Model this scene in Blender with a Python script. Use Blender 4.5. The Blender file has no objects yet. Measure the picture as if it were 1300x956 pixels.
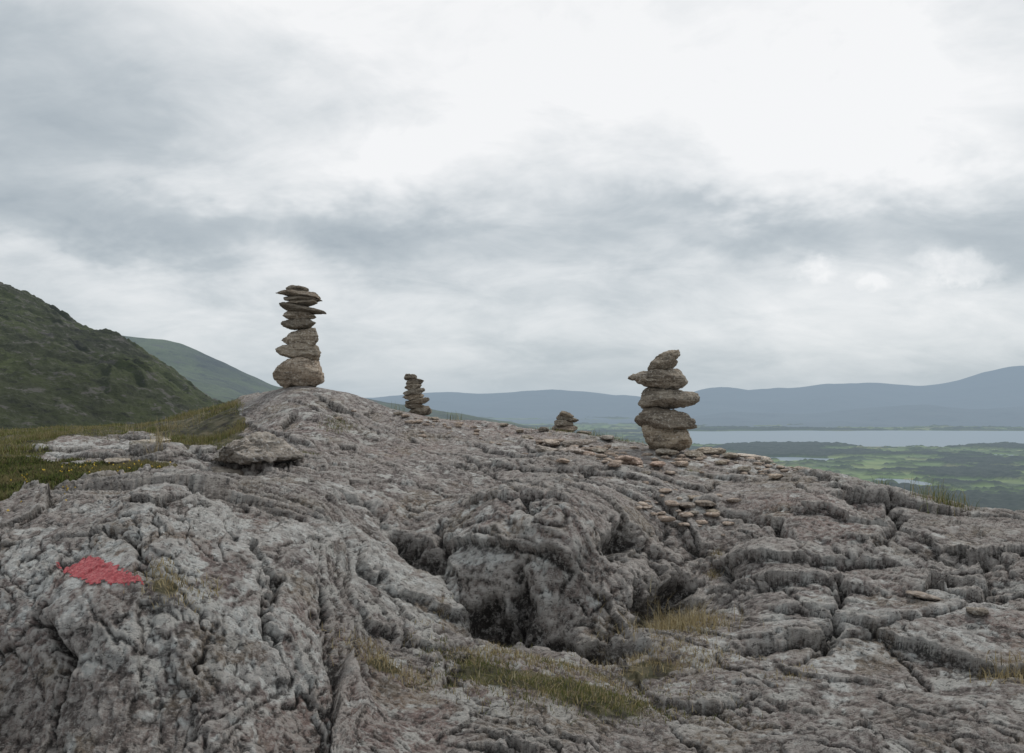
import bpy, numpy as np, math
from mathutils import Vector
rng=np.random.default_rng(7)
F=1020.;CX=650.;HY=500.
def P(px,py,d): return np.array([(px-CX)/F*d,d,-(py-HY)/F*d])
sc=bpy.context.scene
sc.view_settings.view_transform='Standard'; sc.view_settings.look='None'; sc.view_settings.exposure=0
def link(o,parent=None):
    sc.collection.objects.link(o)
    if parent: o.parent=parent
    return o
# ---------------- noise ----------------
_pr=np.random.default_rng(3)
PERM=np.tile(_pr.permutation(256),3).astype(np.int32)
G=_pr.normal(size=(256,3)).astype(np.float32); G/=np.linalg.norm(G,axis=1)[:,None]
def perlin(p,seed=0):
    p=p.astype(np.float32)+np.float32(seed*17.37)
    i=np.floor(p).astype(np.int32); f=p-i; i&=255
    w=f*f*f*(f*(f*6-15)+10)
    res=0
    for dx in (0,1):
        wx=w[:,0] if dx else 1-w[:,0]
        a=PERM[i[:,0]+dx]
        for dy in (0,1):
            wy=w[:,1] if dy else 1-w[:,1]
            b=PERM[a+i[:,1]+dy]
            for dz in (0,1):
                wz=w[:,2] if dz else 1-w[:,2]
                g=G[PERM[b+i[:,2]+dz]]
                res=res+wx*wy*wz*(g[:,0]*(f[:,0]-dx)+g[:,1]*(f[:,1]-dy)+g[:,2]*(f[:,2]-dz))
    return res*1.5
def fbm(p,oct=4,seed=0,gain=.5,billow=False):
    r=0;a=1.;s=1.
    for k in range(oct):
        n=perlin(p*s,seed+k)
        r=r+a*(np.abs(n)*2-.6 if billow else n); a*=gain; s*=2.03
    return r
H1=_pr.random((256,4)).astype(np.float32)
def worley(p2,seed=0):
    i=np.floor(p2).astype(np.int32); f=p2-i
    f1=np.full(len(p2),9.,np.float32); f2=f1.copy(); idx=np.zeros(len(p2),np.int32); ox=np.zeros_like(f1); oy=ox.copy()
    for a in (-1,0,1):
        for b in (-1,0,1):
            h=PERM[PERM[(i[:,0]+a+seed*13)&255]+((i[:,1]+b)&255)]
            dx=a+H1[h,0]-f[:,0]; dy=b+H1[h,1]-f[:,1]
            d=np.sqrt(dx*dx+dy*dy)
            c=d<f1
            f2=np.where(c,f1,np.minimum(f2,d)); f1=np.where(c,d,f1); idx=np.where(c,h,idx)
            ox=np.where(c,dx,ox); oy=np.where(c,dy,oy)
    return f1,f2,idx,ox,oy
def smooth(a,b,x):
    t=np.clip((x-a)/(b-a),0,1); return t*t*(3-2*t)
def boxblur(g,r):
    for ax in (0,1):
        pad=[(0,0),(0,0)]; pad[ax]=(r+1,r); c=np.cumsum(np.pad(g,pad,'edge'),axis=ax)
        n=g.shape[ax]
        g=(np.take(c,np.arange(2*r+1,2*r+1+n),axis=ax)-np.take(c,np.arange(0,n),axis=ax))/(2*r+1)
    return g
# ---------------- mesh helper ----------------
def grid_mesh(name,V,nr,nc,mat,attrs={},col=None):
    me=bpy.data.meshes.new(name)
    n=nr*nc; me.vertices.add(n); me.vertices.foreach_set('co',V.astype(np.float32).ravel())
    ii=(np.arange(nr-1)[:,None]*nc+np.arange(nc-1)[None,:]).ravel()
    q=np.stack([ii,ii+1,ii+nc+1,ii+nc],1).astype(np.int32)
    me.loops.add(q.size); me.polygons.add(len(q))
    me.loops.foreach_set('vertex_index',q.ravel())
    me.polygons.foreach_set('loop_start',np.arange(0,q.size,4,dtype=np.int32))
    me.polygons.foreach_set('use_smooth',np.ones(len(q),bool))
    me.update(calc_edges=True)
    for k,v in attrs.items():
        a=me.attributes.new(k,'FLOAT','POINT'); a.data.foreach_set('value',v.astype(np.float32))
    if col is not None:
        a=me.attributes.new('Col','FLOAT_COLOR','POINT')
        a.data.foreach_set('color',np.c_[col,np.ones(len(col))].astype(np.float32).ravel())
    me.materials.append(mat)
    o=bpy.data.objects.new(name,me); link(o); return o
def raw_mesh(name,V,faces,mat,cols=None,parent=None,smooth_=False):
    me=bpy.data.meshes.new(name)
    me.vertices.add(len(V)); me.vertices.foreach_set('co',V.astype(np.float32).ravel())
    k=faces.shape[1]
    me.loops.add(faces.size); me.polygons.add(len(faces))
    me.loops.foreach_set('vertex_index',faces.astype(np.int32).ravel())
    me.polygons.foreach_set('loop_start',np.arange(0,faces.size,k,dtype=np.int32))
    if smooth_: me.polygons.foreach_set('use_smooth',np.ones(len(faces),bool))
    me.update(calc_edges=True)
    if cols is not None:
        a=me.attributes.new('Col','FLOAT_COLOR','POINT')
        a.data.foreach_set('color',np.c_[cols,np.ones(len(cols))].astype(np.float32).ravel())
    me.materials.append(mat)
    o=bpy.data.objects.new(name,me); link(o,parent); return o
# ---------------- node helper ----------------
class N:
    def __init__(s,nt): s.nt=nt
    def new(s,t,**k):
        n=s.nt.nodes.new(t)
        for a,b in k.items(): setattr(n,a,b)
        return n
    def put(s,sock,v):
        if isinstance(v,bpy.types.NodeSocket): s.nt.links.new(v,sock)
        elif v is not None:
            if isinstance(v,(tuple,list)) and len(v)==3 and sock.type=='RGBA': v=(*v,1)
            sock.default_value=v
    def math(s,op,a,b=None,c=None,clamp=False):
        n=s.new('ShaderNodeMath',operation=op); n.use_clamp=clamp
        s.put(n.inputs[0],a); s.put(n.inputs[1],b)
        if c is not None: s.put(n.inputs[2],c)
        return n.outputs[0]
    def noise(s,vec,scale,detail=6,rough=.6,dist=0.):
        n=s.new('ShaderNodeTexNoise'); s.put(n.inputs['Vector'],vec)
        n.inputs['Scale'].default_value=scale; n.inputs['Detail'].default_value=detail
        n.inputs['Roughness'].default_value=rough; n.inputs['Distortion'].default_value=dist
        return n.outputs['Fac']
    def ramp(s,fac,els):
        n=s.new('ShaderNodeValToRGB'); s.put(n.inputs[0],fac); e=n.color_ramp.elements
        while len(e)<len(els): e.new(.5)
        for x,(p,c) in zip(e,els):
            x.position=p; x.color=(*c,1) if isinstance(c,tuple) else (c,c,c,1)
        return n.outputs[0]
    def mix(s,f,a,b,bt='MIX'):
        n=s.new('ShaderNodeMix',data_type='RGBA',blend_type=bt)
        s.put(n.inputs[0],f); s.put(n.inputs[6],a); s.put(n.inputs[7],b); return n.outputs[2]
    def mapr(s,v,a,b,c=0.,d=1.):
        n=s.new('ShaderNodeMapRange'); s.put(n.inputs[0],v)
        for i,q in enumerate((a,b,c,d)): n.inputs[i+1].default_value=q
        return n.outputs[0]
    def attr(s,name,out='Fac'):
        n=s.new('ShaderNodeAttribute'); n.attribute_name=name; return n.outputs[out]
    def vscale(s,vec,sx,sy,sz,rot=(0,0,0)):
        n=s.new('ShaderNodeMapping'); s.put(n.inputs[0],vec); n.inputs['Scale'].default_value=(sx,sy,sz); n.inputs['Rotation'].default_value=rot
        return n.outputs[0]
    def bump(s,h,st,dist,nrm=None):
        n=s.new('ShaderNodeBump'); s.put(n.inputs['Height'],h); n.inputs['Strength'].default_value=st; n.inputs['Distance'].default_value=dist
        if nrm: s.put(n.inputs['Normal'],nrm)
        return n.outputs[0]
def material(name):
    m=bpy.data.materials.new(name); m.use_nodes=True; nt=m.node_tree
    b=nt.nodes['Principled BSDF']; b.inputs['Roughness'].default_value=.9; b.inputs['Specular IOR Level'].default_value=.25
    return m,N(nt),b
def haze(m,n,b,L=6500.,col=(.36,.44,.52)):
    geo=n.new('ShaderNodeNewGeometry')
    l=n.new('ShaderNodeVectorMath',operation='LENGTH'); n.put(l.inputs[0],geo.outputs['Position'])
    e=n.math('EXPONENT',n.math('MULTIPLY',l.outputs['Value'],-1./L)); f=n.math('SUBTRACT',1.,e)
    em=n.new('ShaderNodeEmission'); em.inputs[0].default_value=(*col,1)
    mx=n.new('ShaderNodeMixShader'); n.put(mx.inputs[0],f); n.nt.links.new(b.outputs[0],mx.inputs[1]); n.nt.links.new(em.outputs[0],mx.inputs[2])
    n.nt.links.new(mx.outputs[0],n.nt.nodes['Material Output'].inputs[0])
# ---------------- materials ----------------
def rock_mat():
    m,n,b=material('outcrop_rock')
    pos=n.new('ShaderNodeNewGeometry').outputs['Position']
    st=n.vscale(pos,22,80,70,(.3,.25,-.6))
    n3=n.noise(pos,44,6,.82); n2=n.noise(st,1.,5,.75)
    c=n.attr('Col','Color')
    soil=n.attr('soil'); inv=n.math('SUBTRACT',1.,soil)
    c=n.mix(n.math('MULTIPLY',n.ramp(n3,[(.50,0.),(.61,.78)]),inv),c,(.58,.545,.51))
    c=n.mix(n.math('MULTIPLY',n.ramp(n3,[(.37,.88),(.46,0.)]),inv),c,(.035,.030,.027))
    c=n.mix(n.math('MULTIPLY',n.ramp(n2,[(.36,.8),(.44,0.)]),inv),c,(.045,.038,.034))
    n.put(b.inputs['Base Color'],c); b.inputs['Roughness'].default_value=.7
    b.inputs['Specular IOR Level'].default_value=.35
    h=n.math('ADD',n2,n3)
    n.put(b.inputs['Normal'],n.bump(h,1.,.022))
    return m
ROCK=rock_mat()
def stone_mat():
    m,n,b=material('stacked_stone')
    tc=n.new('ShaderNodeTexCoord').outputs['Object']; oi=n.new('ShaderNodeObjectInfo')
    add=n.new('ShaderNodeVectorMath',operation='ADD'); n.put(add.inputs[0],tc)
    r=n.math('MULTIPLY',oi.outputs['Random'],37.); n.put(add.inputs[1],r); v=add.outputs[0]
    base=n.ramp(oi.outputs['Random'],[(0.,(.21,.175,.14)),(.35,(.32,.26,.195)),(.6,(.25,.22,.185)),(.8,(.37,.305,.235)),(1.,(.29,.225,.175))])
    n1=n.noise(v,9,6,.7); n2=n.noise(n.vscale(v,6,6,60),1.,6,.7); n3=n.noise(v,60,4,.7)
    c=n.mix(n.ramp(n1,[(.3,.8),(.52,0.)]),base,(.065,.055,.045))
    c=n.mix(n.ramp(n2,[(.5,0.),(.7,.7)]),c,(.52,.46,.38))
    c=n.mix(n.ramp(n2,[(.3,.75),(.45,0.)]),c,(.045,.038,.032))
    c=n.mix(n.ramp(n3,[(.54,0.),(.68,.7)]),c,(.60,.57,.52))
    c=n.mix(n.ramp(n3,[(.34,.8),(.44,0.)]),c,(.04,.034,.03))
    c=n.mix(1.,c,oi.outputs['Color'],'MULTIPLY')
    n.put(b.inputs['Base Color'],c)
    h=n.math('ADD',n1,n.math('ADD',n2,n.math('MULTIPLY',n3,.5)))
    n.put(b.inputs['Normal'],n.bump(h,1.,.015))
    return m
STONE=stone_mat()
def leaf_mat(name,rough=.7):
    m,n,b=material(name); n.put(b.inputs['Base Color'],n.attr('Col','Color')); b.inputs['Roughness'].default_value=rough
    tr=n.new('ShaderNodeBsdfTranslucent'); n.put(tr.inputs[0],n.attr('Col','Color'))
    mx=n.new('ShaderNodeMixShader'); mx.inputs[0].default_value=.3
    n.nt.links.new(b.outputs[0],mx.inputs[1]); n.nt.links.new(tr.outputs[0],mx.inputs[2])
    n.nt.links.new(mx.outputs[0],n.nt.nodes['Material Output'].inputs[0]); return m
GRASS=leaf_mat('grass_blades')
# ---------------- base terrain ----------------
cols={
-350:[(1100,1.6),(956,1.95),(800,2.4),(690,2.9),(640,3.4),(600,4.4),(570,6.5),(552,9.5),(600,13.5)],
0:[(1100,1.6),(956,2.0),(867,2.15),(760,2.4),(690,2.75),(655,3.1),(628,3.5),(600,4.2),(567,6),(548,9),(600,13.5)],
110:[(956,1.95),(867,2.1),(760,2.3),(700,2.6),(650,3.0),(628,3.35),(600,4.2),(575,5.2),(558,6),(544,9),(600,13.5)],
210:[(1100,1.6),(956,1.95),(867,2.1),(750,2.3),(670,2.65),(622,3.1),(612,3.6),(590,4.4),(568,5.6),(541,8.5),(600,12.5)],
300:[(956,1.95),(867,2.15),(760,2.4),(680,2.75),(635,3.2),(615,3.8),(595,4.6),(560,5.8),(510,7.2),(540,9.5),(640,12)],
380:[(1100,1.6),(956,2.0),(867,2.25),(770,2.5),(700,2.85),(650,3.3),(620,3.9),(590,4.6),(550,5.4),(515,6.2),(491,6.9),(491,7.2),(530,9),(640,12)],
450:[(956,2.0),(867,2.35),(800,2.6),(730,3.0),(670,3.45),(620,4.2),(580,5),(540,6),(504,7.0),(540,8.6),(660,12)],
530:[(1100,1.6),(956,2.05),(867,2.5),(820,2.8),(760,3.2),(700,3.65),(650,4.1),(600,4.8),(560,5.8),(527,7.5),(560,9),(670,12)],
620:[(956,2.05),(867,2.5),(825,2.9),(795,3.25),(720,3.42),(660,3.65),(628,4.1),(590,5.1),(560,6.1),(538,7.4),(580,9),(680,12)],
710:[(1100,1.6),(956,2.05),(867,2.55),(835,3.0),(812,3.22),(730,3.30),(665,3.42),(632,3.85),(605,4.6),(575,5.6),(547,7.2),(590,9),(690,12)],
800:[(956,2.1),(867,2.65),(828,3.05),(795,3.3),(740,3.38),(690,3.55),(650,4.0),(620,4.6),(590,5.4),(570,6.2),(564,7),(610,8.5),(700,12)],
845:[(571,6.1)],
880:[(1100,1.6),(956,2.1),(867,2.65),(815,3.1),(785,3.5),(740,3.95),(665,4.2),(620,4.9),(592,5.6),(574,6.3),(620,8),(720,12)],
960:[(956,2.1),(867,2.6),(800,3.0),(750,3.4),(710,3.8),(650,4.3),(610,5.1),(586,5.9),(640,8),(740,12)],
1050:[(1100,1.6),(956,2.1),(867,2.6),(800,2.95),(740,3.4),(690,3.85),(640,4.2),(606,5.2),(610,5.5),(660,7.5),(760,12)],
1130:[(956,2.1),(867,2.6),(790,3.0),(730,3.4),(690,3.7),(650,4.2),(618,4.9),(680,7),(780,12)],
1220:[(956,2.1),(867,2.55),(790,2.95),(730,3.35),(680,3.8),(640,4.6),(700,6.5),(800,12)],
1300:[(1100,1.6),(956,2.1),(867,2.5),(790,2.9),(730,3.2),(690,3.7),(658,4.2),(730,6.2),(820,12)],
1450:[(956,2.1),(867,2.5),(770,3.0),(715,3.6),(705,4.2),(770,6.2),(860,12)],
1700:[(1100,1.6),(956,2.1),(800,3.0),(770,4),(850,8),(900,12)],
}
cp=np.array([((px-CX)/F,math.log(d),-(py-HY)/F) for px,l in cols.items() for py,d in l])
def tk(r2): return .5*r2*np.log(r2+1e-9)
def K(a,b): return tk((a[:,None,0]-b[None,:,0])**2+((a[:,None,1]-b[None,:,1])*.6)**2)
nC=len(cp); A=np.zeros((nC+3,nC+3)); A[:nC,:nC]=K(cp,cp)+np.eye(nC)*1e-4
Q=np.c_[np.ones(nC),cp[:,:2]]; A[:nC,nC:]=Q; A[nC:,:nC]=Q.T
W=np.linalg.solve(A,np.r_[cp[:,2],0,0,0])
def tbase(u,v):
    out=np.empty(len(u))
    for s in range(0,len(u),60000):
        p=np.c_[u[s:s+60000],v[s:s+60000]]
        out[s:s+60000]=K(p,cp)@W[:nC]+W[nC]+p@W[nC+1:]
    return out
def hit(px,py):
    v=np.linspace(math.log(1.5),math.log(10),700); u=(px-CX)/F
    t=tbase(np.full(700,u),v); T=-(py-HY)/F
    k=np.argmax(t>=T)
    if t[k]<T: k=np.argmax(t)
    d=math.exp(v[k]); return np.array([u*d,d])
nr,nc=1150,1280
UM=.84
Y0,Y1=math.log(1.5),math.log(12.5)
ys=np.exp(np.linspace(Y0,Y1,nr))
uu=np.linspace(-UM,UM,nc)
D=np.repeat(ys,nc); U=np.tile(uu,nr)
cv_=np.linspace(Y0,Y1,400); cu_=np.linspace(-UM,UM,250)
Tc=tbase(np.tile(cu_,400),np.repeat(cv_,250)).reshape(400,250)
def up(g,n,ax):
    m=g.shape[ax]; t=np.linspace(0,m-1,n); i=np.clip(np.floor(t).astype(int),1,m-3); f=t-i
    sh=[1,1]; sh[ax]=n; f=f.reshape(sh); a,b,c,d=[np.take(g,i+k,axis=ax) for k in (-1,0,1,2)]
    return b+.5*f*(c-a+f*(2*a-5*b+4*c-d+f*(3*(b-c)+d-a)))
T_=up(up(Tc,nr,0),nc,1).ravel()
X=U*D; Z=D*T_
B=np.c_[X,D,Z]
Bg=B.reshape(nr,nc,3)
def normals(Bg):
    du=np.gradient(Bg,axis=1); dv=np.gradient(Bg,axis=0)
    n=np.cross(du,dv); n/=np.linalg.norm(n,axis=2)[...,None]+1e-12; return n.reshape(-1,3)
Nn=normals(Bg)
def inpoly(x,y,poly):
    c=np.zeros(len(x),bool); j=len(poly)-1
    for i in range(len(poly)):
        xi,yi=poly[i]; xj,yj=poly[j]
        m=((yi>y)!=(yj>y))&(x<(xj-xi)*(y-yi)/(yj-yi+1e-12)+xi); c^=m; j=i
    return c
def segdist(x,y,pl):
    d=np.full(len(x),9.,np.float32)
    for a,b in zip(pl[:-1],pl[1:]):
        ab=b-a; t=np.clip(((x-a[0])*ab[0]+(y-a[1])*ab[1])/(ab@ab+1e-9),0,1)
        dx=x-a[0]-t*ab[0]; dy=y-a[1]-t*ab[1]; q=np.sqrt(dx*dx+dy*dy); d=np.minimum(d,q)
    return d
Bf=B.astype(np.float32)
wx=fbm(Bf*1.3,3,1); wy=fbm(Bf*1.3,3,5); wz=fbm(Bf*1.3,2,9)
jx=fbm(Bf*11,3,11,.6); jy=fbm(Bf*11,3,15,.6)
Wp=Bf+np.c_[wx,wy,wz]*.09
L=np.array([.78,-.5,-.32]);L/=np.linalg.norm(L)
M=np.cross([0,-.4,.9],L);M/=np.linalg.norm(M);C=np.cross(L,M)
a_,b_,c_=Wp@L,Wp@M,Wp@C
grass_poly=[(-420,4.2),(-420,13),(170,13),(235,9.5),(295,7.6),(318,6.2),(290,5.3),(235,5.1),(200,6.1),(110,6.6),(50,5.6),(20,4.9),(0,4.7)]
moss_poly=[(-420,3.0),(0,3.15),(35,3.3),(75,3.6),(140,3.7),(205,3.95),(205,4.3),(110,4.6),(0,4.8),(-420,4.8)]
def pxof(x,y): return x/y*F+CX
wpx=pxof(X,D)+wx*25+perlin(Bf*6,44)*16; wd=D*(1+.07*wy+.03*perlin(Bf*6,45))
gmask=inpoly(wpx,wd,grass_poly); mmask=inpoly(wpx,wd,moss_poly)
def blob(px,py,rx,ry=None):
    c=hit(px,py); ry=ry or rx
    return np.exp(-(((X-c[0]+wx*.05)/rx)**2+((D-c[1]+wy*.05)/ry)**2))
fine=perlin(Bf*7,46)
bot=np.clip(blob(690,868,.30,.09)+.8*blob(600,845,.10,.06)+blob(760,890,.2,.1),0,1)+fine*.3
tuf=np.clip(blob(858,805,.14,.14)+.7*blob(215,738,.06,.05)+.7*blob(490,850,.1,.05)+blob(835,850,.15,.08),0,1)+fine*.3
soil=np.maximum.reduce([gmask*1.,mmask*1.,smooth(.4,.7,bot)*.9,smooth(.4,.75,tuf)*.9])
soil=boxblur(boxblur(soil.reshape(nr,nc),2),3).ravel()
damp=np.ones(len(B))
for px,d,r in ((379,7.05,.45),(845,6.1,.5),(529,7.55,.35),(718,7.2,.3)):
    x0=(px-CX)/F*d; damp*=1-.88*np.exp(-(((X-x0)/r)**2+((D-d+.15)/(r*1.3))**2)**2)
pr_=hit(126,728); damp*=1-.8*np.exp(-(((X-pr_[0])/.18)**2+((D-pr_[1])/.14)**2)**2)
far=smooth(4.2,6.5,D); amp=(1-.40*far)*damp*(1-.8*soil)
def ledge(ph,sharp=.12):
    s=ph-np.floor(ph); return smooth(0,sharp,s)*(1-s)-.35
leftb=smooth(480,400,pxof(X,D)+wx*60)*smooth(3.75,3.35,D)
cc2=(Wp@np.array([.86,.50,.10])); aa2=(Wp@np.array([.50,-.80,-.35]))
rotc=b_*(1-leftb)+cc2*leftb; rota=a_*(1-leftb)+aa2*leftb
S=np.c_[rota,rotc,c_].astype(np.float32)
disp=.06*fbm(S*np.array([1.1,2.0,1.8],np.float32),2,20)
j1=jx*.026
ph1=rotc*2.7+perlin(Bf*.9,120)*1.0+j1*3.2
ph2=rotc*8.0+perlin(Bf*1.8,121)*1.4+j1*8
am1=smooth(.05,.26,perlin(S*np.array([1.0,1.6,1],np.float32)+3,130)); am2=smooth(.12,.32,perlin(S*np.array([1.8,3,2],np.float32),131))
led=(.044*ledge(ph1,.06)*am1+.012*ledge(ph2,.12)*am2)*(1-.6*leftb)
def blocks(fa,fb,seed,j,offa,tilt,ckw,ckd):
    f1,f2,idx,ox,oy=worley(np.c_[rota*fa+jx*j*fa,rotc*fb+jy*j*fb].astype(np.float32),seed)
    h=(H1[idx,2]-.5)*offa+(H1[idx,3]-.5)*ox*tilt+(H1[idx,1]-.5)*oy*tilt
    return h, np.exp(-((f2-f1)/ckw)**2)*ckd
brk=smooth(-.2,.35,perlin(Bf*1.2,77)); brk2=smooth(.0,.35,perlin(Bf*1.9,78))
h1,k1=blocks(1.0,1.7,0,.025,.060,.18,.022,.018)
h2,k2=blocks(2.6,4.6,3,.018,.022,.080,.040,.008)
h3,k3=blocks(8.5,15,5,.012,.008,.027,.08,.0025)
h4,k4=blocks(25,40,6,.004,.0028,.010,.12,.001)
def lines(f,seed,w): 
    return np.exp(-(perlin((S+np.c_[jx,jy,jx]*.014)*np.array(f,np.float32),seed)/w)**2)
lm=smooth(-.05,.25,perlin(Bf*1.6,141)); lm2=smooth(.0,.3,perlin(Bf*2.3,142))
ln1=lines((1.8,6.0,5),64,.026)*lm; ln2=lines((4.5,15,13),65,.055)*lm2; ln3=lines((9,34,30),66,.12)*smooth(-.1,.25,perlin(Bf*3.1,143))
r1=fbm(Bf*16,4,60,.66)
det=led+h1*(.5+.6*brk)+h2*(.3+.8*brk2)+h3*(.35+.8*brk2)+h4*(.6+.6*brk)-k1*smooth(-.1,.15,perlin(Bf*1.4,140))-k2*brk2-k3*brk2-k4
det=det-.018*ln1*(1-.3*leftb)-.008*ln2-.004*ln3+.0075*r1*(.55+.8*brk2)
disp=(disp+det)*amp
cracks=[
([(290,600),(360,606),(430,622),(490,655),(545,705),(600,762),(655,812)],.045,.14),
([(560,655),(572,715),(610,750),(645,790)],.018,.06),
([(668,740),(672,790),(700,820),(760,836),(810,835)],.045,.17),
([(790,700),(845,705),(876,745),(862,785),(830,815)],.045,.15),
([(905,640),(960,664),(1010,692),(1048,745),(1036,800),(1010,850)],.018,.07),
([(1128,628),(1142,660),(1105,705),(1060,720)],.018,.07),
([(1160,690),(1230,712),(1300,722)],.012,.045),
([(590,610),(640,622),(690,650),(790,662),(880,640),(910,612)],.018,.045),
([(150,672),(205,715),(262,765),(245,830)],.010,.045),
([(395,685),(412,760),(432,860)],.012,.05),
([(300,650),(350,720),(340,800),(370,880)],.010,.04),
([(60,760),(90,820),(75,900)],.010,.04),
([(930,720),(1000,770),(1100,800),(1180,860)],.012,.045),
([(440,520),(500,560),(580,575),(640,600)],.012,.03),
([(690,580),(760,610),(850,625)],.010,.025),
([(1000,615),(1040,650),(1130,668),(1200,690)],.012,.045),
([(230,560),(300,585),(400,600),(470,600)],.012,.03),
([(480,690),(500,760),(520,830)],.010,.04)]
xw=X+wx*.07+jx*.036; yw=D+wy*.07+jy*.036
ck=np.zeros(len(B)); ckm=.3+.85*smooth(-.25,.25,perlin(Bf*3,145))
for pl,w,dp in cracks:
    q=segdist(xw,yw,[hit(*q) for q in pl]); ww=w*(.45+.75*ckm); ck=np.maximum(ck,dp*ckm*np.exp(-(q/ww)**2))
disp-=ck*(.3+.7*damp)*(1-.6*soil)
disp+=soil*(.02*fbm(Bf*4,3,70)+.006*perlin(Bf*30,72))
V=B+Nn*disp[:,None]
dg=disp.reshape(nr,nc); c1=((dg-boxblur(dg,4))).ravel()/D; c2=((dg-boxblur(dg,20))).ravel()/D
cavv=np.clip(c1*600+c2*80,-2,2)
lich=np.clip(blob(285,665,.28,.22)+blob(450,700,.24,.28)+blob(110,570,.6,.5)+.9*blob(230,625,.4,.15)+.9*blob(520,760,.12,.3)+.8*blob(320,780,.35,.25)+.7*blob(60,720,.3,.3)+.7*blob(460,630,.3,.3)+.55*blob(1080,820,.6,.3)+.5*blob(950,590,.5,.4)+.5*blob(600,700,.4,.4)+.5*blob(1200,760,.4,.3),0,1)
def mixc(c,t,f): f=np.clip(f,0,1)[:,None]; return c*(1-f)+np.array(t)*f
l1=fbm(Bf*1.5,3,150); l2=fbm(S*np.array([5,13,11],np.float32),4,155,.65); l3=fbm(Bf*7,4,160,.68); l4=fbm(Bf*22,3,165,.7)
col=np.tile(np.array([.300,.246,.220]),(len(B),1))
col=mixc(col,(.190,.155,.145),smooth(-.1,.5,l1))
col=mixc(col,(.33,.22,.19),smooth(.05,.6,fbm(Bf*1.,3,170))*.6)
col=mixc(col,(.48,.43,.39),smooth(.1,.6,l2)*.65)
col=mixc(col,(.09,.074,.066),smooth(-.15,-.65,l2)*.75)
col=mixc(col,(.26,.20,.12),smooth(.12,.55,fbm(Bf*3.5,3,174))*.5)
col=mixc(col,(.50,.465,.43),smooth(.1,.6,l4)*.5)
col=mixc(col,(.06,.05,.045),smooth(-.2,-.7,l4)*.75)
col=mixc(col,(.74,.74,.71),smooth(.32,.44,lich*.68+l3*.55)*(.45+.55*smooth(-.3,.2,l4)))
col=mixc(col,(.64,.63,.59),smooth(.30,.40,perlin(Bf*10,180)+.35*l4)*smooth(-.2,.2,l1)*.85)
col=mixc(col,(.58,.54,.50),smooth(.2,1.4,cavv)*.6)  # edge highlight painted into the vertex colour on raised lips
col=mixc(col,(.024,.020,.018),smooth(-.3,-1.4,cavv)*.86)  # crevice dirt, plus shade painted in to deepen the lighting contrast
col=mixc(col,(.025,.021,.018),smooth(.02,.08,ck)*.7)  # large cracks get the same dirt and painted shade
sn=fbm(Bf*12,3,185)
sc_=mixc(mixc(np.tile(np.array([.10,.095,.045]),(len(B),1)),(.20,.17,.10),smooth(0,.5,sn)),(.05,.042,.028),smooth(0,-.5,sn))
sf=smooth(.35,.6,soil+.3*fine)[:,None]; col=col*(1-sf)+sc_*sf
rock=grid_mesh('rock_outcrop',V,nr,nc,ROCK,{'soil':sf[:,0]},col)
Vg=V.reshape(nr,nc,3); Vn=normals(Vg)
def gidx(x,y):
    r=np.clip(np.round((np.log(y)-Y0)/(Y1-Y0)*(nr-1)).astype(int),0,nr-1)
    c=np.clip(np.round((x/y+UM)/(2*UM)*(nc-1)).astype(int),0,nc-1); return r*nc+c
def gz(x,y): return V[gidx(np.atleast_1d(x),np.atleast_1d(y)),2]
# ---- red paint mark
pm,n,b=material('red_paint'); pos=n.new('ShaderNodeNewGeometry').outputs['Position']
n.put(b.inputs['Base Color'],n.ramp(n.noise(pos,70,5,.78),[(.34,(.16,.08,.075)),(.43,(.52,.075,.09)),(.64,(.72,.25,.25))])); b.inputs['Roughness'].default_value=.6
n.put(b.inputs['Normal'],n.bump(n.noise(pos,90,5,.7),1.,.02))
ppoly=[(70,720),(76,714),(92,712),(100,707),(120,708),(133,713),(150,719),(165,728),(184,735),(184,745),(155,750),(130,747),(108,742),(84,732)]
pcent=[hit(*q) for q in ppoly]
pin=inpoly(B[:,0]+perlin(Bf*30,95)*.010+perlin(Bf*80,98)*.010,B[:,1]+perlin(Bf*30,96)*.010+perlin(Bf*80,99)*.010,[tuple(q) for q in pcent])&(l4>-.7)&(cavv>-1.6)
pin=pin.reshape(nr,nc)
fm=pin[:-1,:-1]&pin[1:,:-1]&pin[:-1,1:]&pin[1:,1:]
rr,cc=np.nonzero(fm); i0=rr*nc+cc
q=np.stack([i0,i0+1,i0+nc+1,i0+nc],1); un,inv=np.unique(q,return_inverse=True)
raw_mesh('red_paint_mark',V[un]+Vn[un]*.002,inv.reshape(q.shape),pm,smooth_=True)
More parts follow.
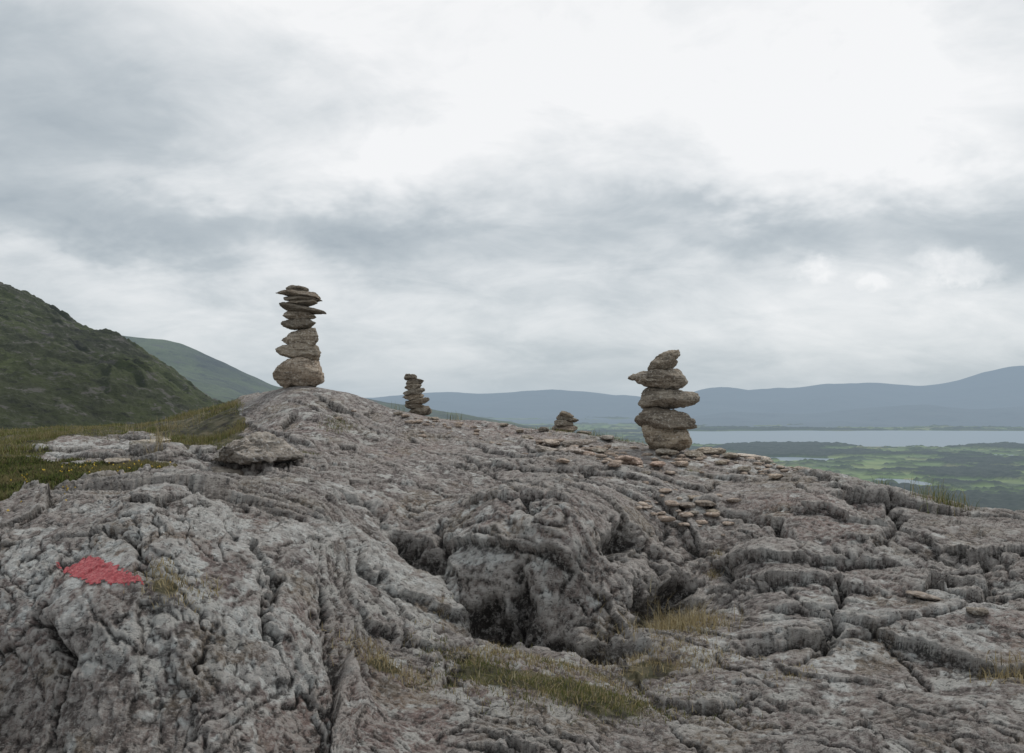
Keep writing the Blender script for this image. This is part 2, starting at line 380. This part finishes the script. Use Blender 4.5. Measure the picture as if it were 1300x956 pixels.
# ---------------- stones ----------------
import bmesh
bm=bmesh.new(); bmesh.ops.create_icosphere(bm,subdivisions=5,radius=1)
ICO=np.array([v.co[:] for v in bm.verts]); ICOF=np.array([[v.index for v in f.verts] for f in bm.faces]); bm.free()
sseed=[0]
def stone(name,c,w,dep,h,roll=0,taper=0,pitch=0,tone=(1,1,1),parent=None,rough=1.,nside=7,k=22,bev=True):
    sseed[0]+=1; s=sseed[0]; r=np.random.default_rng(s*11+5)
    nrm=[];hh=[]
    for sgn in (1,-1):
        for j in range(2):
            v=np.array([r.normal()*.12,r.normal()*.12,sgn]); nrm.append(v/np.linalg.norm(v)); hh.append(.74+.12*r.random())
    az0=r.random()*6.28
    for j in range(nside):
        az=az0+6.283*j/nside+r.normal()*.3
        v=np.array([math.cos(az),math.sin(az),r.normal()*.4]); nrm.append(v/np.linalg.norm(v)); hh.append(.82+.26*r.random())
    if bev:
        for sgn in (1,-1):
            az0=r.random()*6.28
            for j in range(5):
                az=az0+6.283*j/5+r.normal()*.4; t=.6+.7*r.random()
                v=np.array([math.cos(az),math.sin(az),sgn*t]); nrm.append(v/np.linalg.norm(v)); hh.append(.88+.26*r.random())
    for j in range(3):
        v=r.normal(size=3); nrm.append(v/np.linalg.norm(v)); hh.append(.92+.15*r.random())
    nrm=np.array(nrm);hh=np.array(hh)
    dd=np.maximum(ICO@nrm.T/hh,0); rad=1/(np.sum(dd**k,axis=1)**(1/k))
    p=ICO*rad[:,None]
    p*=np.array([w,dep,h])/2
    p[:,2]*=1-taper*p[:,0]/(w/2)
    sz=min(w,dep)
    q=(p/sz).astype(np.float32)+s*3.1
    ez=np.clip(1-np.abs(ICO[:,2])*1.1,0,1)
    lay=perlin(np.c_[q[:,0]*2,q[:,1]*2,(p[:,2]/.010)+perlin(q*3,3)*1.2].astype(np.float32),s)
    dr=lay*.05*ez*rough+fbm(q*3.2,4,s,.55,True)*.03*rough
    hor=ICO*np.array([1,1,.0]); 
    p+=hor*(dr*sz)[:,None]; p[:,2]+=fbm(q*4,4,s+9,.6)*h*.08*rough
    ra,pa=math.radians(roll),math.radians(pitch)
    x,z=p[:,0]*math.cos(ra)-p[:,2]*math.sin(ra),p[:,0]*math.sin(ra)+p[:,2]*math.cos(ra); p[:,0],p[:,2]=x,z
    y,z=p[:,1]*math.cos(pa)-p[:,2]*math.sin(pa),p[:,1]*math.sin(pa)+p[:,2]*math.cos(pa); p[:,1],p[:,2]=y,z
    for ax,t in ((0,w),(2,h)):
        mn,mx=p[:,ax].min(),p[:,ax].max(); p[:,ax]=(p[:,ax]-(mn+mx)/2)*t/(mx-mn)
    o=raw_mesh(name,p,ICOF,STONE,parent=parent,smooth_=True)
    o.location=c; o.color=(*tone,1); return o
def cairn(d,px0,specs,name='stone_cairn',kd=.8):
    e=bpy.data.objects.new(name,None); link(e); base=P(px0,0,d); 
    y0=max(s[3] for s in specs); bz=-(y0-HY)/F*d; e.location=(base[0],d,bz)
    for i,s in enumerate(specs):
        x0,x1,ya,yb=s[:4]; roll=s[4] if len(s)>4 else 0; tp=s[5] if len(s)>5 else 0; tn=s[6] if len(s)>6 else 1.
        w=(x1-x0)/F*d; h=(yb-ya)/F*d*1.16
        c=P((x0+x1)/2,(ya+yb)/2,d)
        dep=w*kd*(.8+.35*rng.random()) if h<w*.8 else w*.9
        stone('stone_%d'%(i+1),(c[0]-base[0],rng.normal()*.010,c[2]-bz),w,dep,h,roll,tp,rng.normal()*3,(tn,tn*.985,tn*.96),e)
    return e
cairn(7.05,379,[
(348,411,456,491,0,.0,1.25),(352,408,437,459,-4,-.35,1.),(357,407,418,439,5,-.25,1.4),(358,403,405,418,2,.1,.7),
(360,401,394,406,-3,.2,1.1),(357,413,386,398,-11,.35,.5),(364,404,381,389,4,0,1.),(360,408,376,384,-2,.1,.75),(348,407,370,380,-8,-.4,.85),
(363,392,363,372,0,.2,.75)])
cairn(6.1,845,[
(812,877,539,572,-3,-.05,1.25),(805,883,518,545,-5,.25,1.0),(809,888,493,520,0,.35,1.),(797,873,469,495,-2,-.3,1.15),
(823,861,453,473,16,-.2,.8),(831,863,445,461,24,.1,1.1)])
cairn(7.55,529,[
(517,548,516,528,3,.1,.7),(513,541,511,519,-4,.2,.9),(515,545,505,514,10,-.2,.8),(511,538,499,508,4,.1,1.2),
(512,540,493,502,12,-.2,.8),(514,536,487,495,8,.2,1.),(515,538,481,489,6,0,.7),(513,530,475,483,0,0,.8)])
cairn(7.2,718,[
(700,734,539,548,0,.1,.8),(703,728,533,541,-4,.1,1.),(706,735,527,536,-10,.2,.7),(710,729,522,530,-12,.3,.9)])
def loose(px,py,w,dep,h,roll=0,taper=0,pitch=0,tone=(1,1,1),name='loose_stone',sink=.05,**k):
    x,y=hit(px,py); zs=[float(gz(x+a*w*.3,y+b*dep*.3)[0]) for a in (-1,0,1) for b in (-1,0,1)]; z=float(np.mean(zs)+.35*(max(zs)-np.mean(zs)))
    return stone(name,(x,y,z+h*(.5-sink)),w,dep,h,roll,taper,pitch,tone,**k)
loose(328,597,.50,.30,.20,13,-.6,-8,(1.15,1.18,1.25),'boulder',.15,nside=5,k=60,rough=1.9,bev=False)
loose(290,600,.2,.2,.08,-8,.2,0,(.9,.9,.92),'boulder',.3)
LS=[(735,570,.26,.2,.055,4,.3,0,(1.5,1.52,1.6)),(694,580,.16,.16,.05,-8,0,0,(1.4,1.4,1.45)),(724,582,.19,.15,.05,3,0,0,(1.6,1.6,1.7)),(760,577,.11,.1,.04,0,0,0,(1.2,1.2,1.2)),
 (799,590,.19,.16,.08,-6,0,0,(1.8,1.6,1.6)),(955,583,.30,.22,.05,-6,.4,0,(1.8,1.9,2.0)),(905,579,.19,.15,.055,3,0,0,(1.4,1.4,1.4)),(928,584,.12,.12,.04,0,0,0,(1.2,1.2,1.2)),
 (882,582,.15,.13,.05,-5,0,0,(1.6,1.6,1.6)),(895,640,.12,.12,.03,0,0,0,(.9,.88,.9)),(872,638,.10,.09,.03,0,0,0,(.9,.88,.9)),(1000,603,.10,.09,.03,0,0,0,(1.6,1.6,1.7)),(975,592,.09,.08,.03,0,0,0,(1.3,1.3,1.3)),
 (690,547,.1,.1,.04),(742,548,.14,.12,.04,-4),(660,545,.07,.07,.03),(845,579,.16,.12,.05,0,0,0,(1.1,1.1,1.1)),(770,562,.13,.11,.04,0,0,0,(1.4,1.4,1.45)),(640,541,.08,.08,.03),
 (700,568,.14,.13,.045,-5,0,0,(1.5,1.5,1.55)),(745,584,.12,.11,.04,4,0,0,(1.4,1.3,1.3)),(835,592,.11,.1,.04,0,0,0,(1.5,1.3,1.3)),(865,592,.10,.09,.04,0,0,0,(1.5,1.4,1.4)),(780,602,.09,.08,.03,0,0,0,(1.3,1.2,1.2)),(1020,600,.14,.12,.04,-8,0,0,(1.5,1.5,1.55)),(892,571,.14,.12,.05,6,0,0,(1.5,1.5,1.5)),
 (715,593,.09,.08,.03,0,0,0,(1.4,1.3,1.3)),(820,604,.08,.07,.03),(915,592,.09,.08,.03,0,0,0,(1.6,1.6,1.6)),(945,600,.10,.08,.03),(985,612,.09,.08,.03,0,0,0,(1.5,1.5,1.5)),(670,560,.10,.09,.035,0,0,0,(1.4,1.4,1.4)),
 (550,533,.1,.1,.03,0,0,0,(1.2,1.2,1.2)),(505,528,.08,.08,.03),(885,632,.10,.08,.025),(905,650,.08,.07,.025),(880,650,.07,.06,.02),
 (1175,765,.14,.1,.03,-12,0,0,(1.,1.,1.05)),(1240,790,.08,.06,.025),(190,572,.25,.2,.06,5,.2,0,(1.5,1.55,1.6)),(150,588,.16,.12,.05,0,0,0,(1.4,1.4,1.4))]
for a in LS: loose(*a)
def rubble():
    Vs=[];Fs=[];k=0
    bm=bmesh.new(); bmesh.ops.create_icosphere(bm,subdivisions=2,radius=1)
    I=np.array([v.co[:] for v in bm.verts]); If=np.array([[v.index for v in f.verts] for f in bm.faces]); bm.free()
    r=np.random.default_rng(5)
    cents=[(800,590,.5,.25),(880,585,.4,.2),(720,565,.5,.25),(860,640,.3,.2),(1000,600,.4,.2),(760,575,.6,.3),(540,540,.4,.3)]
    cc=[hit(q[0],q[1]) for q in cents]
    for j in range(260):
        ci=r.integers(len(cents)); px,py,rx,ry=cents[ci]; c=cc[ci]; x=c[0]+r.normal()*rx*.6; y=c[1]+r.normal()*ry*.6
        s=.008+.024*r.random()**2
        p=I*(1+.5*perlin((I*1.3+j*2.7).astype(np.float32)))[:,None]*np.array([s*(1+r.random()),s*(1+.6*r.random()),s*.5])
        an=r.random()*6.28; p=np.c_[p[:,0]*math.cos(an)-p[:,1]*math.sin(an),p[:,0]*math.sin(an)+p[:,1]*math.cos(an),p[:,2]]
        Vs.append(p+np.array([x,y,gz(x,y)[0]+s*.3])); Fs.append(If+k); k+=len(I)
    raw_mesh('rock_rubble',np.vstack(Vs),np.vstack(Fs),STONE).color=(1.25,1.2,1.22,1)
rubble()
# ---------------- vegetation ----------------
def blades(name,x,y,h,w,col,lean=.5,mat=GRASS,zoff=-.005):
    n=len(x); z=V[gidx(x,y),2]+zoff
    az=rng.random(n)*6.283; la=rng.random(n)*6.283; ln=h*lean*np.abs(rng.normal(size=n))
    sx,sy=np.cos(az)*w/2,np.sin(az)*w/2; lx,ly=np.cos(la)*ln,np.sin(la)*ln
    b=np.c_[x,y,z]; side=np.c_[sx,sy,np.zeros(n)]; L_=np.c_[lx,ly,np.zeros(n)]; up=np.c_[np.zeros(n),np.zeros(n),h]
    hz=up*np.clip(1-.35*(ln/h)**2,.3,1)[:,None]
    v=np.stack([b-side,b+side,b-side*.75+L_*.3+hz*.55,b+side*.75+L_*.3+hz*.55,b-side*.08+L_+hz,b+side*.08+L_+hz],1).reshape(-1,3)
    i=np.arange(n)[:,None]*6; f=np.concatenate([i+np.array([[0,1,3,2]]),i+np.array([[2,3,5,4]])])
    return raw_mesh(name,v,f,mat,np.repeat(col,6,axis=0))
def pick(m,n):
    pr=m*(D*D); pr=pr/pr.sum(); k=rng.choice(len(B),n,p=pr)
    return X[k]+rng.normal(size=n)*.01, D[k]+rng.normal(size=n)*.01
def gcol(n,pal,wts):
    pal=np.array(pal); k=rng.choice(len(pal),n,p=wts); return pal[k]*(.7+.6*rng.random((n,1)))
def patchcol(x,y,c,seed,dry=(.30,.25,.13)):
    t=smooth(-.1,.5,fbm(np.c_[x*2.5,y*2.5,0*x].astype(np.float32),3,seed))[:,None]*.6
    return c*(1-t)+np.array(dry)*t*(.7+.5*rng.random((len(x),1)))
gm=(gmask&(np.abs(X/D)<.82)).astype(float)
dens=smooth(-.35,.35,fbm(Bf*2.,2,101))*.85+.15
n=80000; x,y=pick(gm*dens*(D<11),n)
tall=.35+.9*smooth(-.2,.6,perlin(np.c_[x*2,y*2,0*x].astype(np.float32),110))
blades('grass',x,y,(.018+.035*rng.random(n))*tall,.004+.003*rng.random(n),patchcol(x,y,gcol(n,[(.12,.14,.04),(.20,.20,.07),(.34,.29,.15),(.15,.11,.05)],[.4,.3,.18,.12]),111),.6)
mm=(mmask&(np.abs(X/D)<.82)).astype(float)
n=60000; x,y=pick(mm,n)
blades('moss',x,y,.008+.025*rng.random(n),.006+.005*rng.random(n),patchcol(x,y,gcol(n,[(.08,.10,.03),(.14,.16,.045),(.20,.16,.08),(.05,.05,.022)],[.35,.3,.15,.2]),112),.9)
def tuft(px,py,rx,ry,n,h,col=0,lean=.6,w=.0028):
    c=hit(px,py); x=c[0]+rng.normal(size=n)*rx; y=c[1]+rng.normal(size=n)*ry
    pal=[[(.42,.34,.19),(.30,.24,.13),(.17,.14,.07),(.48,.42,.28)],[(.13,.15,.045),(.21,.20,.08),(.34,.28,.14),(.09,.10,.035)]][col]
    return x,y,h*(.35+.65*rng.random(n)),np.full(n,w),gcol(n,pal,[.35,.3,.15,.2])
def tufts(name,l,lean):
    t=[tuft(*a) for a in l]; blades(name,*[np.concatenate([q[i] for q in t]) for i in range(5)],lean=lean)
tufts('dry_grass',[(858,805,.05,.05,500,.12),(840,815,.10,.06,600,.08),(885,812,.07,.05,350,.08),(850,780,.03,.03,200,.10),(815,838,.12,.06,500,.045),(870,845,.12,.05,500,.04),
 (215,738,.05,.03,260,.035),(205,722,.03,.02,80,.035),(490,848,.09,.03,400,.045),(475,825,.04,.03,150,.04),(560,770,.02,.03,60,.03),(540,800,.03,.03,80,.03),(1285,850,.05,.04,250,.06),(268,742,.02,.02,60,.03),(905,735,.02,.03,120,.04),(910,712,.015,.02,70,.045),(640,690,.02,.02,40,.02),(1000,860,.06,.03,120,.03),(700,850,.2,.06,1200,.035),(620,838,.08,.05,400,.035),(720,880,.2,.06,900,.035)],.9)
tufts('green_grass',[(690,868,.17,.05,1700,.028,1),(610,848,.08,.04,400,.03,1),(760,892,.15,.05,1000,.032,1),(560,835,.05,.03,200,.03,1),(720,850,.12,.04,400,.03,1),(640,825,.05,.03,150,.025,1),
 (428,540,.06,.1,400,.04,1),(745,548,.25,.1,500,.04,1),(780,552,.1,.08,300,.05,1),(390,575,.04,.04,150,.04,1),(880,600,.03,.03,40,.03,1)],.8)
tufts('grass_stalks',[(1190,638,.07,.06,130,.16,1,.3,.003),(1215,642,.05,.05,60,.10,1,.3,.003),(1120,616,.03,.03,30,.08,1,.3,.003),(840,566,.1,.06,60,.08,1,.3,.003),(765,552,.1,.1,60,.10,1,.3,.003),(580,532,.05,.05,25,.10,1,.3,.003),(505,520,.03,.03,14,.12,1,.3,.003),(262,530,.05,.1,40,.10,1,.3,.003),
 (205,545,.25,.2,120,.11,0,.3,.003),(150,548,.4,.2,120,.10,1,.3,.003),(60,552,.6,.3,160,.08,1,.3,.003),(200,585,.03,.05,70,.12,0,.3,.003),(700,548,.1,.08,40,.06,0,.3,.003)],.35)
def flowers():
    fm_,n_,b_=material('yellow_petals'); b_.inputs['Base Color'].default_value=(.62,.42,.05,1)
    Vs=[];Fs=[];k=0; cen=[hit(*c) for c in [(165,603),(125,608),(75,628),(60,640),(150,596),(185,600),(95,598),(110,600),(40,612)]]
    for j in range(60):
        c=cen[rng.integers(len(cen))]; x=c[0]+rng.normal()*.09; y=c[1]+rng.normal()*.12; z=gz(x,y)[0]+.02+.012*rng.random()
        s=.003+.003*rng.random(); t=rng.normal(size=2)*.5
        a=np.arange(10)*.6283+rng.random()*6; rr_=np.where(np.arange(10)%2,s,s*.5)
        ring=np.c_[np.cos(a)*rr_,np.sin(a)*rr_,np.cos(a)*rr_*t[0]+np.sin(a)*rr_*t[1]-rr_*.7]+[x,y,z]
        Vs.append(np.vstack([ring,[[x,y,z+.002]]])); 
        Fs.append(np.array([[i,(i+1)%10,10] for i in range(10)])+k); k+=11
    raw_mesh('yellow_wildflowers',np.vstack(Vs),np.vstack(Fs),fm_)
flowers()
# ---------------- distant land ----------------
def hill(name,prof,D0,D1,z0t,namp,nsc,mat,nu=700,ns=260,back=.35,umin=-1.25,umax=1.2,pw=1.1,outc=0.,seed=4):
    prof=np.array(prof,float); u=np.linspace(umin,umax,nu); s=np.linspace(0,1+back,ns)
    rt=np.interp(u*F+CX,prof[:,0],-(prof[:,1]-HY)/F)
    kk=np.ones(9)/9; rt=np.convolve(np.pad(rt,4,'edge'),kk,'valid')
    Ug,Sg=np.meshgrid(u,s); Rt=np.tile(rt,(ns,1)); d=D0+(D1-D0)*Sg
    z0=D0*z0t; zr=Rt*D1
    q=np.clip(Sg,0,1)**pw; z=z0+(zr-z0)*q - np.clip(Sg-1,0,9)**1.2*(D1-D0)*.7
    x=Ug*d; p=np.c_[x.ravel(),d.ravel(),np.zeros(x.size)].astype(np.float32)
    nz=fbm(p/nsc,6,seed,.5)*namp
    g=1-np.exp(-((Sg-0)/.1)); z=z+ (nz.reshape(z.shape))*g*(1-.6*np.exp(-((Sg-1)/.08)**2))
    if outc:
        wq=fbm(p/nsc,3,14)*nsc*.5
        s1=(p[:,0]*.35+p[:,1]*.94+wq)/ (nsc*.22); lg=ledge(s1,.2)
        r=smooth(0,.4,fbm(p/(nsc*.5),3,5)); fz=np.abs(fbm(p/(nsc*.09),3,6,.6))
        z+= ((lg*r+.35*fz)*outc).reshape(z.shape)*g
    return grid_mesh(name,np.c_[x.ravel(),d.ravel(),z.ravel()],ns,nu,mat)
def hill_mat(name,g1,g2,rk,sc1,sc2,L=6500.,rockth=(.55,.63),hc=(.36,.44,.52),bd=4.):
    m,n,b=material(name); pos=n.new('ShaderNodeNewGeometry').outputs['Position']
    c=n.ramp(n.noise(pos,sc1,6,.65),[(.36,g1),(.5,tuple((np.array(g1)+np.array(g2))/2)),(.62,g2)])
    nn=n.noise(n.vscale(pos,1,1,2.5),sc2,8,.75)
    c=n.mix(n.ramp(nn,[(rockth[0],0.),(rockth[1],.9)]),c,rk)
    c=n.mix(n.ramp(nn,[(.36,.85),(.47,0.)]),c,tuple(np.array(g1)*.35))
    n.put(b.inputs['Base Color'],c); n.put(b.inputs['Normal'],n.bump(nn,1.,bd))
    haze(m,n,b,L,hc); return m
HM1=hill_mat('hillside_heath',(.026,.028,.014),(.088,.108,.032),(.14,.132,.115),.014,.07,12000.,(.54,.60),bd=6.)
hill('hill',[(-800,250),(-300,300),(-100,345),(0,368),(30,376),(60,388),(95,404),(150,428),(200,458),(240,484),(280,512),(330,540),(420,580)],200,620,-.10,12,90,HM1,outc=6.,ns=560,nu=950,umin=-1.2,umax=-.2,seed=7)
HM2=hill_mat('far_hillside',(.025,.033,.022),(.095,.125,.042),(.06,.058,.05),.004,.014,6500.,hc=(.30,.38,.46),bd=12.)
hill('hill',[(-800,380),(0,415),(120,424),(165,428),(205,432),(235,439),(290,460),(350,488),(430,497),(470,503),(540,515),(630,533),(700,548),(780,570)],1000,2300,-.12,28,400,HM2,umax=.13)
MM=hill_mat('mountain_slopes',(.05,.06,.06),(.07,.08,.07),(.06,.06,.06),.0008,.003,6200.,hc=(.28,.355,.43))
hill('mountain_range',[(-500,500),(300,512),(440,508),(500,500),(560,496),(620,500),(680,497),(740,497),(800,504),(870,504),(900,498),(960,497),(1005,494),(1050,487),(1110,485),(1160,490),(1200,486),(1250,469),(1295,461),(1350,466),(1500,480),(1800,470)],9000,13500,-.034,130,2500,MM,pw=.9)
hill('mountain_range',[(-500,530),(400,528),(600,530),(760,534),(860,530),(930,520),(1010,524),(1100,518),(1180,512),(1240,520),(1300,516),(1400,512),(1800,520)],6900,8700,-.045,60,1200,MM,pw=.9)
dr=np.concatenate([np.exp(np.linspace(math.log(5.5),math.log(1500),160)),np.linspace(1512,7000,520),np.exp(np.linspace(math.log(7050),math.log(60000),60))])
ug=np.linspace(-1.5,1.5,1000); Dg,Ug=np.meshgrid(dr,ug,indexing='ij'); d=Dg.ravel();x=(Dg*Ug).ravel()
p=np.c_[x,d,0*x].astype(np.float32)
slope=-2.2-.27*d+8*fbm(p/120,3,4)*smooth(30,300,d)
low=-296+5*fbm(p/500,4,8)+4*fbm(p/150,3,18)
forest=smooth(-.02,.05,fbm(p/420*np.array([.6,1,1],np.float32),4,28)-.07)
wl=worley((p[:,:2]/130+.12*fbm(p/200,2,60)[:,None]).astype(np.float32),8)
hedge=np.exp(-((wl[1]-wl[0])/.10)**2)
forest=np.maximum(forest,hedge*.9*smooth(-.2,.1,perlin(p/90,61)))
low=low+forest*(11+7*perlin(p/22,3)+5*perlin(p/50,4))
sh=fbm(p/900,4,40)*420
lk=smooth(4600,4680,d+sh)*(1-smooth(6480,6600,d+sh*.4))*smooth(0,60,x-.205*d+sh*.5)
def ell(px,py,rx,ry):
    dd=300*F/(py-HY); xx=(px-CX)/F*dd; q=((x-xx)/rx)**2+((d-dd)/ry)**2+.5*fbm(p/120,3,50); return smooth(1.2,.8,q)
lk=np.maximum.reduce([lk,ell(1145,612,75,110),ell(1010,583,170,110),ell(1240,578,200,60)])
low=low*(1-lk)+(-312)*lk
z=np.maximum(slope,low)
gm_,n,b=material('lowland_fields'); pos=n.new('ShaderNodeNewGeometry').outputs['Position']
vc=n.new('ShaderNodeTexVoronoi'); n.put(vc.inputs['Vector'],n.vscale(pos,1,1,0)); vc.inputs['Scale'].default_value=.0077
fc=n.ramp(vc.outputs['Color'],[(.1,(.06,.09,.035)),(.4,(.13,.20,.05)),(.7,(.20,.26,.08)),(.95,(.30,.28,.13))])
fc=n.mix(n.ramp(n.noise(pos,.004,5,.7),[(.48,0.),(.62,.6)]),fc,(.045,.06,.025))
c=n.mix(n.attr('forest'),fc,n.ramp(n.noise(pos,.03,5,.7),[(.3,(.006,.012,.006)),(.7,(.022,.034,.015))]))
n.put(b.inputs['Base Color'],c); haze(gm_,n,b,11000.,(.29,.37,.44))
grid_mesh('ground',np.c_[x,d,z],len(dr),len(ug),gm_,{'forest':forest*(1-lk)})
wm,n,b=material('lake_water'); b.inputs['Base Color'].default_value=(.06,.09,.11,1); b.inputs['Roughness'].default_value=.3; b.inputs['Specular IOR Level'].default_value=.35
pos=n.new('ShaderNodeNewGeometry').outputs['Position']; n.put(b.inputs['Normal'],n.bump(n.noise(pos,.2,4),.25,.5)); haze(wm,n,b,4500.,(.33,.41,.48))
raw_mesh('lake',np.array([[-16000,1500,-300],[16000,1500,-300],[16000,9500,-300],[-16000,9500,-300.]]),np.array([[0,1,2,3]]),wm)
# ---------------- sky ----------------
w=bpy.data.worlds.new('World'); sc.world=w; w.use_nodes=True; n=N(w.node_tree); bg=w.node_tree.nodes['Background']
SUN_EL,SUN_AZ=math.radians(50),math.radians(38)
sky=n.new('ShaderNodeTexSky',sky_type='NISHITA'); sky.sun_disc=False; sky.sun_elevation=SUN_EL; sky.sun_rotation=SUN_AZ
tc=n.new('ShaderNodeTexCoord').outputs['Generated']
nv=n.new('ShaderNodeVectorMath',operation='NORMALIZE'); n.put(nv.inputs[0],tc); dv=nv.outputs[0]
sx=n.new('ShaderNodeSeparateXYZ'); n.put(sx.inputs[0],dv)
az=n.math('ARCTAN2',sx.outputs[0],sx.outputs[1]); el=n.math('ARCSINE',sx.outputs[2])
zz=n.math('ADD',n.math('MAXIMUM',sx.outputs[2],0.),.42)
cv=n.new('ShaderNodeVectorMath',operation='DIVIDE'); n.put(cv.inputs[0],dv); cb=n.new('ShaderNodeCombineXYZ')
for i in range(3): n.put(cb.inputs[i],zz)
n.put(cv.inputs[1],cb.outputs[0]); cl=cv.outputs[0]
n1=n.noise(cl,1.8,6,.56,.3); n2=n.noise(n.vscale(cl,1.,1.5,1,(0,0,.35)),4.4,6,.60,.5)
nw=n.new('ShaderNodeTexNoise'); n.put(nw.inputs['Vector'],cl); nw.inputs['Scale'].default_value=2.6; nw.inputs['Detail'].default_value=5; nw.inputs['Roughness'].default_value=.6
sw=n.new('ShaderNodeSeparateColor'); n.put(sw.inputs[0],nw.outputs['Color'])
waz=n.math('ADD',az,n.math('MULTIPLY',n.math('SUBTRACT',sw.outputs[0],.5),.38))
wel=n.math('ADD',el,n.math('MULTIPLY',n.math('SUBTRACT',sw.outputs[1],.5),.22))
def sb(px,py,rx,ry,a,wa=waz,we=wel):
    u=(px-CX)/F; t=-(py-HY)/F; A_=math.atan2(u,1); E_=math.atan2(t,math.hypot(u,1))
    p=n.math('MULTIPLY',n.math('SUBTRACT',wa,A_),F/rx); q=n.math('MULTIPLY',n.math('SUBTRACT',we,E_),F/ry)
    s=n.math('ADD',n.math('MULTIPLY',p,p),n.math('MULTIPLY',q,q))
    return n.math('MULTIPLY',n.math('EXPONENT',n.math('MULTIPLY',s,-1.)),a)
val=n.math('ADD',n.math('MULTIPLY',n.math('SUBTRACT',n1,.5),.90),n.math('ADD',n.math('MULTIPLY',n.math('SUBTRACT',n2,.5),.60),.61))
for a in [(820,80,430,180,.34),(640,180,220,110,.18),(1180,150,240,130,.28),(450,-10,250,80,.12),(60,140,280,120,-.18),(350,60,120,50,-.06),(400,290,170,48,-.36),(60,285,180,42,-.26),(240,215,130,30,.16),
          (980,268,220,30,-.36),(1240,300,150,46,-.36),(680,330,160,32,-.10),(600,410,500,50,.10),(1100,420,300,40,.06),(500,215,120,45,.18),(90,345,160,28,.16)]:
    val=n.math('ADD',val,sb(*a))
nc_=n.new('ShaderNodeTexNoise'); n.put(nc_.inputs['Vector'],dv); nc_.inputs['Scale'].default_value=24; nc_.inputs['Detail'].default_value=4; nc_.inputs['Roughness'].default_value=.6
scn=n.new('ShaderNodeSeparateColor'); n.put(scn.inputs[0],nc_.outputs['Color'])
caz=n.math('ADD',az,n.math('MULTIPLY',n.math('SUBTRACT',scn.outputs[0],.5),.07)); cel=n.math('ADD',el,n.math('MULTIPLY',n.math('SUBTRACT',scn.outputs[1],.5),.05))
cu=0.
for a in [(1205,332,32,17,1.),(1228,352,42,9,.7),(1035,340,26,14,.8),(1105,357,24,10,.75)]:
    cu=n.math('ADD',cu,sb(*a,wa=caz,we=cel))
cu=n.mapr(cu,.15,.75); 
val=n.math('ADD',val,n.math('MULTIPLY',n.math('MULTIPLY',cu,n.mapr(scn.outputs[2],.3,.6,.4,1.)),.30))
ccol=n.ramp(val,[(0.,(.30,.35,.395)),(.25,(.39,.445,.49)),(.5,(.53,.58,.615)),(.75,(.75,.78,.80)),(1.,(.95,.955,.96))])
hz=n.math('EXPONENT',n.math('MULTIPLY',n.math('ABSOLUTE',el),-18.))
ccol=n.mix(n.math('MULTIPLY',hz,.75),ccol,(.48,.56,.62))
skn=n.new('ShaderNodeVectorMath',operation='SCALE'); n.put(skn.inputs[0],sky.outputs[0]); skn.inputs['Scale'].default_value=.08
n.put(bg.inputs[0],n.mix(.94,skn.outputs[0],ccol)); bg.inputs[1].default_value=1.
w.cycles.sampling_method='MANUAL'; w.cycles.sample_map_resolution=256
sl=bpy.data.lights.new('sun','SUN'); sl.energy=1.5; sl.angle=math.radians(10); sl.color=(1,.95,.89)
so=bpy.data.objects.new('sun',sl); link(so)
sd=Vector((math.sin(SUN_AZ)*math.cos(SUN_EL),math.cos(SUN_AZ)*math.cos(SUN_EL),math.sin(SUN_EL)))
so.rotation_euler=sd.to_track_quat('Z','Y').to_euler()
# ---------------- camera ----------------
cam=bpy.data.cameras.new('camera'); co=bpy.data.objects.new('camera',cam); link(co)
cam.sensor_width=36; cam.lens=F/1300*36; cam.shift_y=22/1300; co.rotation_euler=(math.pi/2,0,0)
cam.clip_start=.05; cam.clip_end=100000; sc.camera=co
